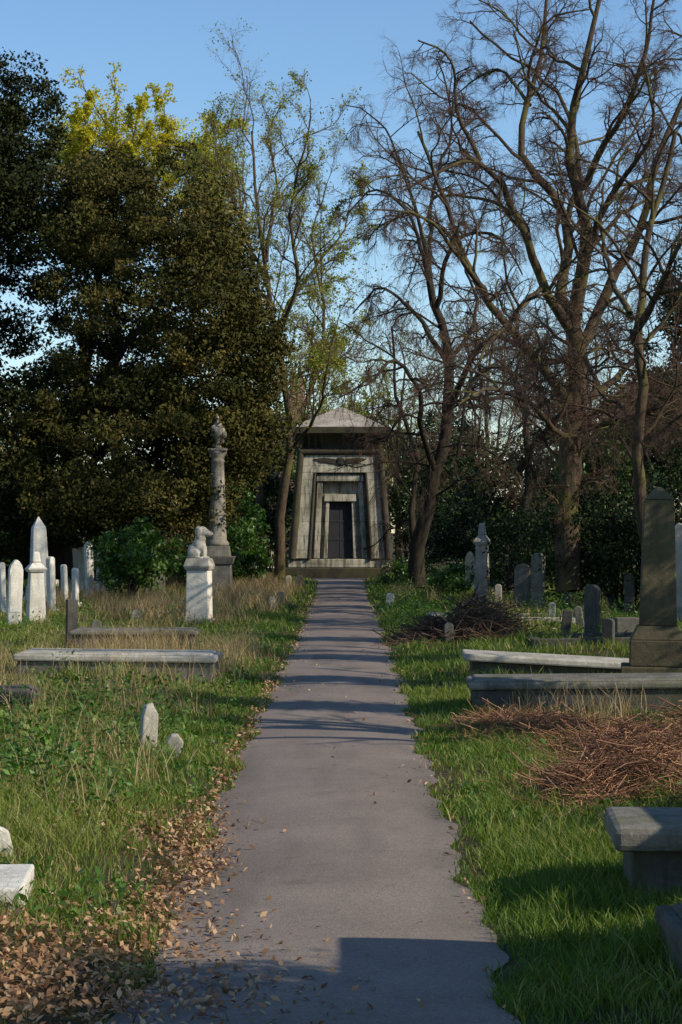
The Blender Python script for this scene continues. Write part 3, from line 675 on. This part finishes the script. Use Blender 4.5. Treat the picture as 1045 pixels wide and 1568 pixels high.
mid2=[([(400,880,0),(395,740,0),(405,600,0),(400,480,0),(370,330,0),(360,240,0)],72,.18,.03),([(400,560,0),(450,460,0),(520,360,0),(540,300,0)],72,.1,.02),([(400,480,0),(330,360,0),(290,260,0)],72,.1,.02),([(405,620,0),(480,560,1),(540,520,2)],72,.09,.02)]
bare_tree('budding_tree',mid2,[Lv(12,.4,(25,60),7,.035,.2,.2,.2,5),Lv(9,.5,(25,55),5,.015,.2,.1,.2,4),Lv(9,.6,(25,60),4,.01,0.2,.1,.2,3),Lv(4,.6,(25,60),3,.008,0.2,.1,.2,3)],M_bark,M_twig,20000,M_young,.1)
M_yel=leafmat('yellow_green_leaves',[(0,(.22,.24,.02)),(.5,(.46,.42,.03)),(1,(.66,.56,.05))],.4)
yt=[([(180,860,0),(180,600,0),(175,400,0),(170,260,0),(160,170,0)],80,.3,.04),([(178,420,0),(230,300,0),(260,200,0),(240,150,0)],80,.12,.02),([(176,400,0),(120,300,0),(105,180,0)],80,.12,.02),([(178,360,0),(280,300,-1),(320,230,-1),(345,190,-1)],80,.1,.02),([(176,320,0),(200,230,-2),(215,160,-2)],80,.08,.02),([(176,320,0),(130,230,-2),(140,160,-2)],80,.08,.02)]
def EL(px,py,d,rx,ry,rz): return (W(px,py,d),(rx,ry,rz))
ye=bare_tree('yellow_maple_tree',yt,[Lv(10,.28,(30,60),6,.04,0,.3,.14,5),Lv(7,.5,(30,60),5,.02,0,.2,.16,4),Lv(6,.5,(25,60),4,.012,0,.1,.16,3)],M_bark,M_twig,14000,M_yel,.15)
leafmass('blossom',[EL(150,220,80,2.0,2,1.8),EL(215,225,80,1.9,2,2.0),EL(105,235,80,1.1,1.5,1.6),EL(270,240,80,1.5,1.5,1.9),EL(325,270,80,1.2,1.5,1.7),EL(340,360,80,1.2,1.5,1.7)],380,.45,70,.12,M_yel,.3,.9,ye)
M_far=leafmat('far_leaves',[(0,(.12,.15,.03)),(.5,(.2,.24,.05)),(1,(.36,.36,.1))],.35)
def farbare(px,py,d,sp,mat,n,size):
    l=[([(px,880,0),(px,(880+py)/2,0),(px+sp*.1,py+60,0),(px,py,0)],d,.2,.03)]
    for a in(-1,-.6,-.25,.3,.65,1): l.append(([(px,780,0),(px+a*sp*.5,(780+py)/2+40,a*2),(px+a*sp,py+abs(a)*90+20,a*3)],d,.1,.02))
    bare_tree('budding_tree',l,[Lv(9,.35,(25,60),6,.03,.2,.2,.2,4),Lv(8,.5,(25,60),4,.014,.2,.1,.2,3),Lv(7,.55,(25,60),3,.01,0,.1,.2,3)],M_bark,M_twig,n,mat,size)
farbare(470,500,95,100,M_far,11000,.13); farbare(610,520,100,90,M_far,7000,.13); farbare(745,440,100,120,M_far,3500,.12); farbare(560,560,110,70,M_far,6500,.14); farbare(900,480,90,150,M_far,1500,.1)
# evergreen (holm oak) left
M_ever=leafmat('sunlit_evergreen_leaves',[(0,(.022,.026,.006)),(.5,(.06,.056,.014)),(.85,(.11,.09,.022)),(1,(.17,.125,.035))],0,.7,.08)  # olive copy: the crown's sunlit right side put into the colour
M_everd=leafmat('shaded_evergreen_leaves',[(0,(.010,.015,.004)),(.6,(.026,.031,.009)),(1,(.055,.052,.016))],0,.7,.08)  # dark copy: the crown's shaded left side put into the colour
e=empty('holm_oak_tree')
leafmass('sunlit_crown',[EL(230,470,49,2.5,3,4.0),EL(320,540,48,1.6,2.2,3.1),EL(200,690,48,3.2,3,1.9),EL(350,670,48,1.2,1.5,1.7),EL(170,330,51,1.8,2,1.7),EL(378,520,48,.9,1.2,1.6),EL(335,390,50,.8,1,1.4),EL(150,770,47,2.2,2,.9),EL(260,770,47,1.6,2,.8)],860,.5,210,.105,M_ever,.55,.6,e,.5,1.0)
leafmass('shaded_crown',[EL(60,480,51,3.6,3.2,4.4),EL(15,230,54,1.5,2,2.2),EL(60,310,53,2.0,2.4,2.6),EL(-60,200,54,2.2,2,2.6),EL(-170,480,52,4.5,4,6.4),EL(0,690,49,3,3,2.4),EL(60,770,48,2.6,2,.9)],800,.55,200,.12,M_everd,.5,.6,e,.5,1.0)
P,R,L=limbset([([(90,885,0),(95,780,0),(110,640,0),(140,500,0),(150,400,0)],50,.38,.1),([(95,780,0),(170,680,-1),(250,590,-1.5)],50,.16,.05),([(100,760,0),(30,640,1),(-30,520,1)],50,.2,.06),([(110,660,0),(200,520,0),(280,440,0)],50,.16,.04),([(40,885,0),(20,800,0),(-20,700,0)],50,.2,.06)])
P2,R2,L2=grow(P,R,L,8,.4,(30,70),6,.05,(0,0,0),.15); P3,R3,L3=grow(P2,R2,L2,6,.6,(30,70),4,.02,(0,0,0),.15)
V,f=tube_set([(P,R,10),(P2,R2,5),(P3,R3,3)]); np_mesh('trunk_and_limbs',V,f,M_barkd,None,e)
# shrubs
M_ivy=leafmat('shrub_leaves',[(0,(.03,.07,.012)),(.6,(.06,.125,.02)),(1,(.12,.2,.035))],.2,.35)
M_ivyd=leafmat('dark_shrub_leaves',[(0,(.010,.02,.005)),(.6,(.02,.037,.009)),(1,(.05,.07,.016))],0,.5,.15)
M_brn=leafmat('brown_shrub_leaves',[(0,(.06,.035,.015)),(.5,(.14,.08,.03)),(1,(.09,.11,.03))],.2,.6)
def shrub(name,ells,ncl,rcl,per,size,mat,inner=.4):
    e=empty(name); leafmass('foliage',ells,ncl,rcl,per,size,mat,inner,.8,e)
    c,r=ells[0]; k=14
    pts=[]
    for q in range(k):
        a=rng.uniform(0,6.28); tip=np.array(c)+norm(rng.normal(size=3))*np.array(r)*.7
        b_=np.array([c[0]+.15*math.cos(a),c[1]+.15*math.sin(a),-.05]); P_,_=resample([b_,(b_+tip)/2+rng.normal(size=3)*.1,tip],6); pts.append(P_)
    V,f=tubes(np.array(pts),np.tile(np.linspace(.035,.01,6),(k,1)),5); np_mesh('stems',V,f,M_barkd,None,e)
shrub('ivy_bush',[EL(200,850,44,.75,.7,.85),EL(240,850,45,.5,.6,.5)],90,.25,80,.1,M_ivy)
shrub('shade_shrub',[EL(355,780,58,.9,.9,1.0),EL(370,840,56,.8,.9,.9),EL(300,850,55,1.2,1,.9)],160,.3,70,.12,M_ivy)
shrub('shade_shrub',[EL(130,830,60,3.5,1,2.0),EL(300,830,61,2.,1,1.8),EL(0,820,62,3,1,2.4)],700,.4,90,.13,M_ivyd)
shrub('bramble_bush',[EL(240,800,52,1.6,1,.9),EL(330,830,60,1.4,1,1.0)],120,.35,40,.1,M_brn)
shrub('holly_shrub',[EL(960,830,38.5,1.8,1.4,1.35),EL(870,840,42,1.4,1.2,1.2),EL(1060,830,37,1.4,1.2,1.6),EL(800,850,46,.9,1,.9)],420,.34,90,.085,M_ivyd)
shrub('holly_shrub',[EL(800,790,54,1.8,1.4,2.3),EL(720,820,60,1.3,1,1.9),EL(690,770,66,1.4,1,2.6),EL(900,760,54,2,1.4,2.5),EL(1000,740,54,2,1.4,2.8)],700,.4,85,.11,M_ivyd)
shrub('ivy_bush',[EL(612,885,58,.55,.7,.55),EL(645,890,54,.6,.9,.55),EL(690,895,50,.7,.9,.5)],110,.22,70,.09,M_ivy)
shrub('yew_tree',[EL(635,770,76,1.2,1.2,2.6),EL(690,740,80,1.8,1.5,3.)],280,.45,90,.13,M_ivyd)
shrub('yew_tree',[EL(410,770,76,1.4,1.2,2.4),EL(360,720,82,2,1.5,3)],260,.45,90,.13,M_ivyd)
shrub('evergreen_tree',[EL(1070,470,58,1.4,1.6,1.6),EL(1045,600,58,1.6,1.6,1.8),EL(1090,700,56,2.,2,2.2),EL(990,660,60,1.7,1.4,1.9)],400,.45,110,.13,M_ivyd)
shrub('ivy_bush',[EL(925,690,44,.5,.6,.6),EL(900,740,44,.8,.6,.7)],60,.25,70,.1,M_ivy)
# unseen evergreens off-frame right; yews and laurel added to cast shade
shrub('shade_yew_shrub',[((4.4,4.7,1.7),(1.1,1.0,1.6)),((4.6,4.5,3.0),(.8,.8,1.0))],220,.4,160,.09,M_ivyd)  # unseen bush added to shade the path's near end
shrub('shade_shrub',[((3.7,5.3,.9),(.7,.5,.9))],60,.35,120,.08,M_ivyd)  # unseen bush added to shade the grass at lower right
shrub('holly_shrub',[((3.5,9.6,.7),(.6,.6,.75))],50,.3,110,.08,M_ivyd)
for (x,y,h,r_) in ((6.0,15.4,6.2,.42),(6.6,18.4,6.8,.55),(7.0,22.0,7.4,.7),(7.6,26.0,8.2,.8),(8.2,31.5,9.2,1.0),(9.2,38,10.,1.2),(10.8,46,11.2,1.3),(12.2,55,12.5,1.5)):
    shrub('shade_yew_tree',[((x,y,h*.25),(r_,r_,h*.25)),((x,y,h*.55),(r_*.95,r_*.95,h*.3)),((x,y,h*.80),(r_*.8,r_*.8,h*.2))],int(130+60*r_),.3,80,.11,M_ivyd,.3)  # unseen columns, added and sized to cast shadow bands across the path
# distant tree mass
el=[]
for x in np.arange(-42,43,3.0):
    el.append(((x+rng.normal(),98+rng.uniform(-6,12)+abs(x)*.1,2.6+rng.random()),(2.6,2.,3.4+1.8*rng.random())))
for yy in np.arange(20,95,5):
    for sx in(-1,1): el.append(((sx*(14+yy*.18+rng.random()*2),yy,2.5),(2.2,2.8,2.8+rng.random())))
C,R_=clumps(el,2800,.8,.3); P,idx=fill(C,R_,45,.7); P=P[P[:,2]>0]
V,f,r=leaves(P,.3,rng.random(len(P))); np_mesh('distant_trees',V,f,leafmat('distant_foliage',[(0,(.014,.022,.008)),(.6,(.032,.04,.013)),(1,(.08,.07,.024))],0,.6,.1),r)
for (x,y,h) in ((5.6,13.6,7),(7.5,18,8.5),(9,22.5,10),(8,29,9.5)):
    def w3_(dx,dy,z): 
        P_=np.array([x+dx,y+dy,z]); d=P_[1]; return (P_[0]*F/d+522, 815-(P_[2]-H)*F/d, 0)
    def lm(pts,r0,r1):
        return ([ (w3_(*q)[0],w3_(*q)[1],q[1]) for q in pts],y,r0,r1)
    l=[lm([(0,0,-.05),(.1,.1,h*.4),(-.2,0,h*.7),(0,.2,h)],.18,.05)]
    for a in range(5):
        t=rng.uniform(0,6.28); l.append(lm([(0,0.05,h*(.35+.08*a)),(1.*math.cos(t),.8*math.sin(t),h*(.5+.08*a)),(1.8*math.cos(t),1.5*math.sin(t),h*(.68+.08*a))],.09,.03))
    bare_tree('bare_ash_tree',l,[Lv(7,.35,(30,60),6,.03,.2,.2,.14,4),Lv(5,.5,(30,60),4,.012,.2,.1,.16,3)],M_bark,M_twig)
# ---------------------------------------------------------------- light, sky, camera
az=math.radians(24); el_=math.radians(33)
sd=Vector((math.cos(az)*math.cos(el_),-math.sin(az)*math.cos(el_),math.sin(el_)))
sun=bpy.data.lights.new('sun','SUN'); sun.energy=5.0; sun.angle=math.radians(.5); sun.color=(1,.91,.75)
so=link(bpy.data.objects.new('sun',sun)); so.rotation_euler=sd.to_track_quat('Z','Y').to_euler()
wd=bpy.data.worlds.new('World'); scene.world=wd; wd.use_nodes=True; nt=wd.node_tree
bg=nt.nodes['Background']; sky=nt.nodes.new('ShaderNodeTexSky'); sky.sky_type='NISHITA'; sky.sun_disc=False
sky.sun_elevation=el_; sky.sun_rotation=math.atan2(sd.x,sd.y); sky.air_density=1.0; sky.dust_density=.2; sky.ozone_density=2.5
hs=nt.nodes.new('ShaderNodeHueSaturation'); hs.inputs['Saturation'].default_value=1.12; hs.inputs['Value'].default_value=1.08
nt.links.new(sky.outputs[0],hs.inputs['Color']); nt.links.new(hs.outputs[0],bg.inputs[0]); bg.inputs[1].default_value=.15
cam=bpy.data.cameras.new('camera'); cam.sensor_fit='VERTICAL'; cam.sensor_height=36; cam.lens=F/1568*36; cam.clip_end=6000; cam.clip_start=.1
co=link(bpy.data.objects.new('camera',cam)); co.location=(0,0,H); co.rotation_euler=(math.radians(90)+math.atan(31/F),0,0)
scene.camera=co
scene.view_settings.view_transform='Standard'; scene.view_settings.look='None'; scene.view_settings.exposure=0
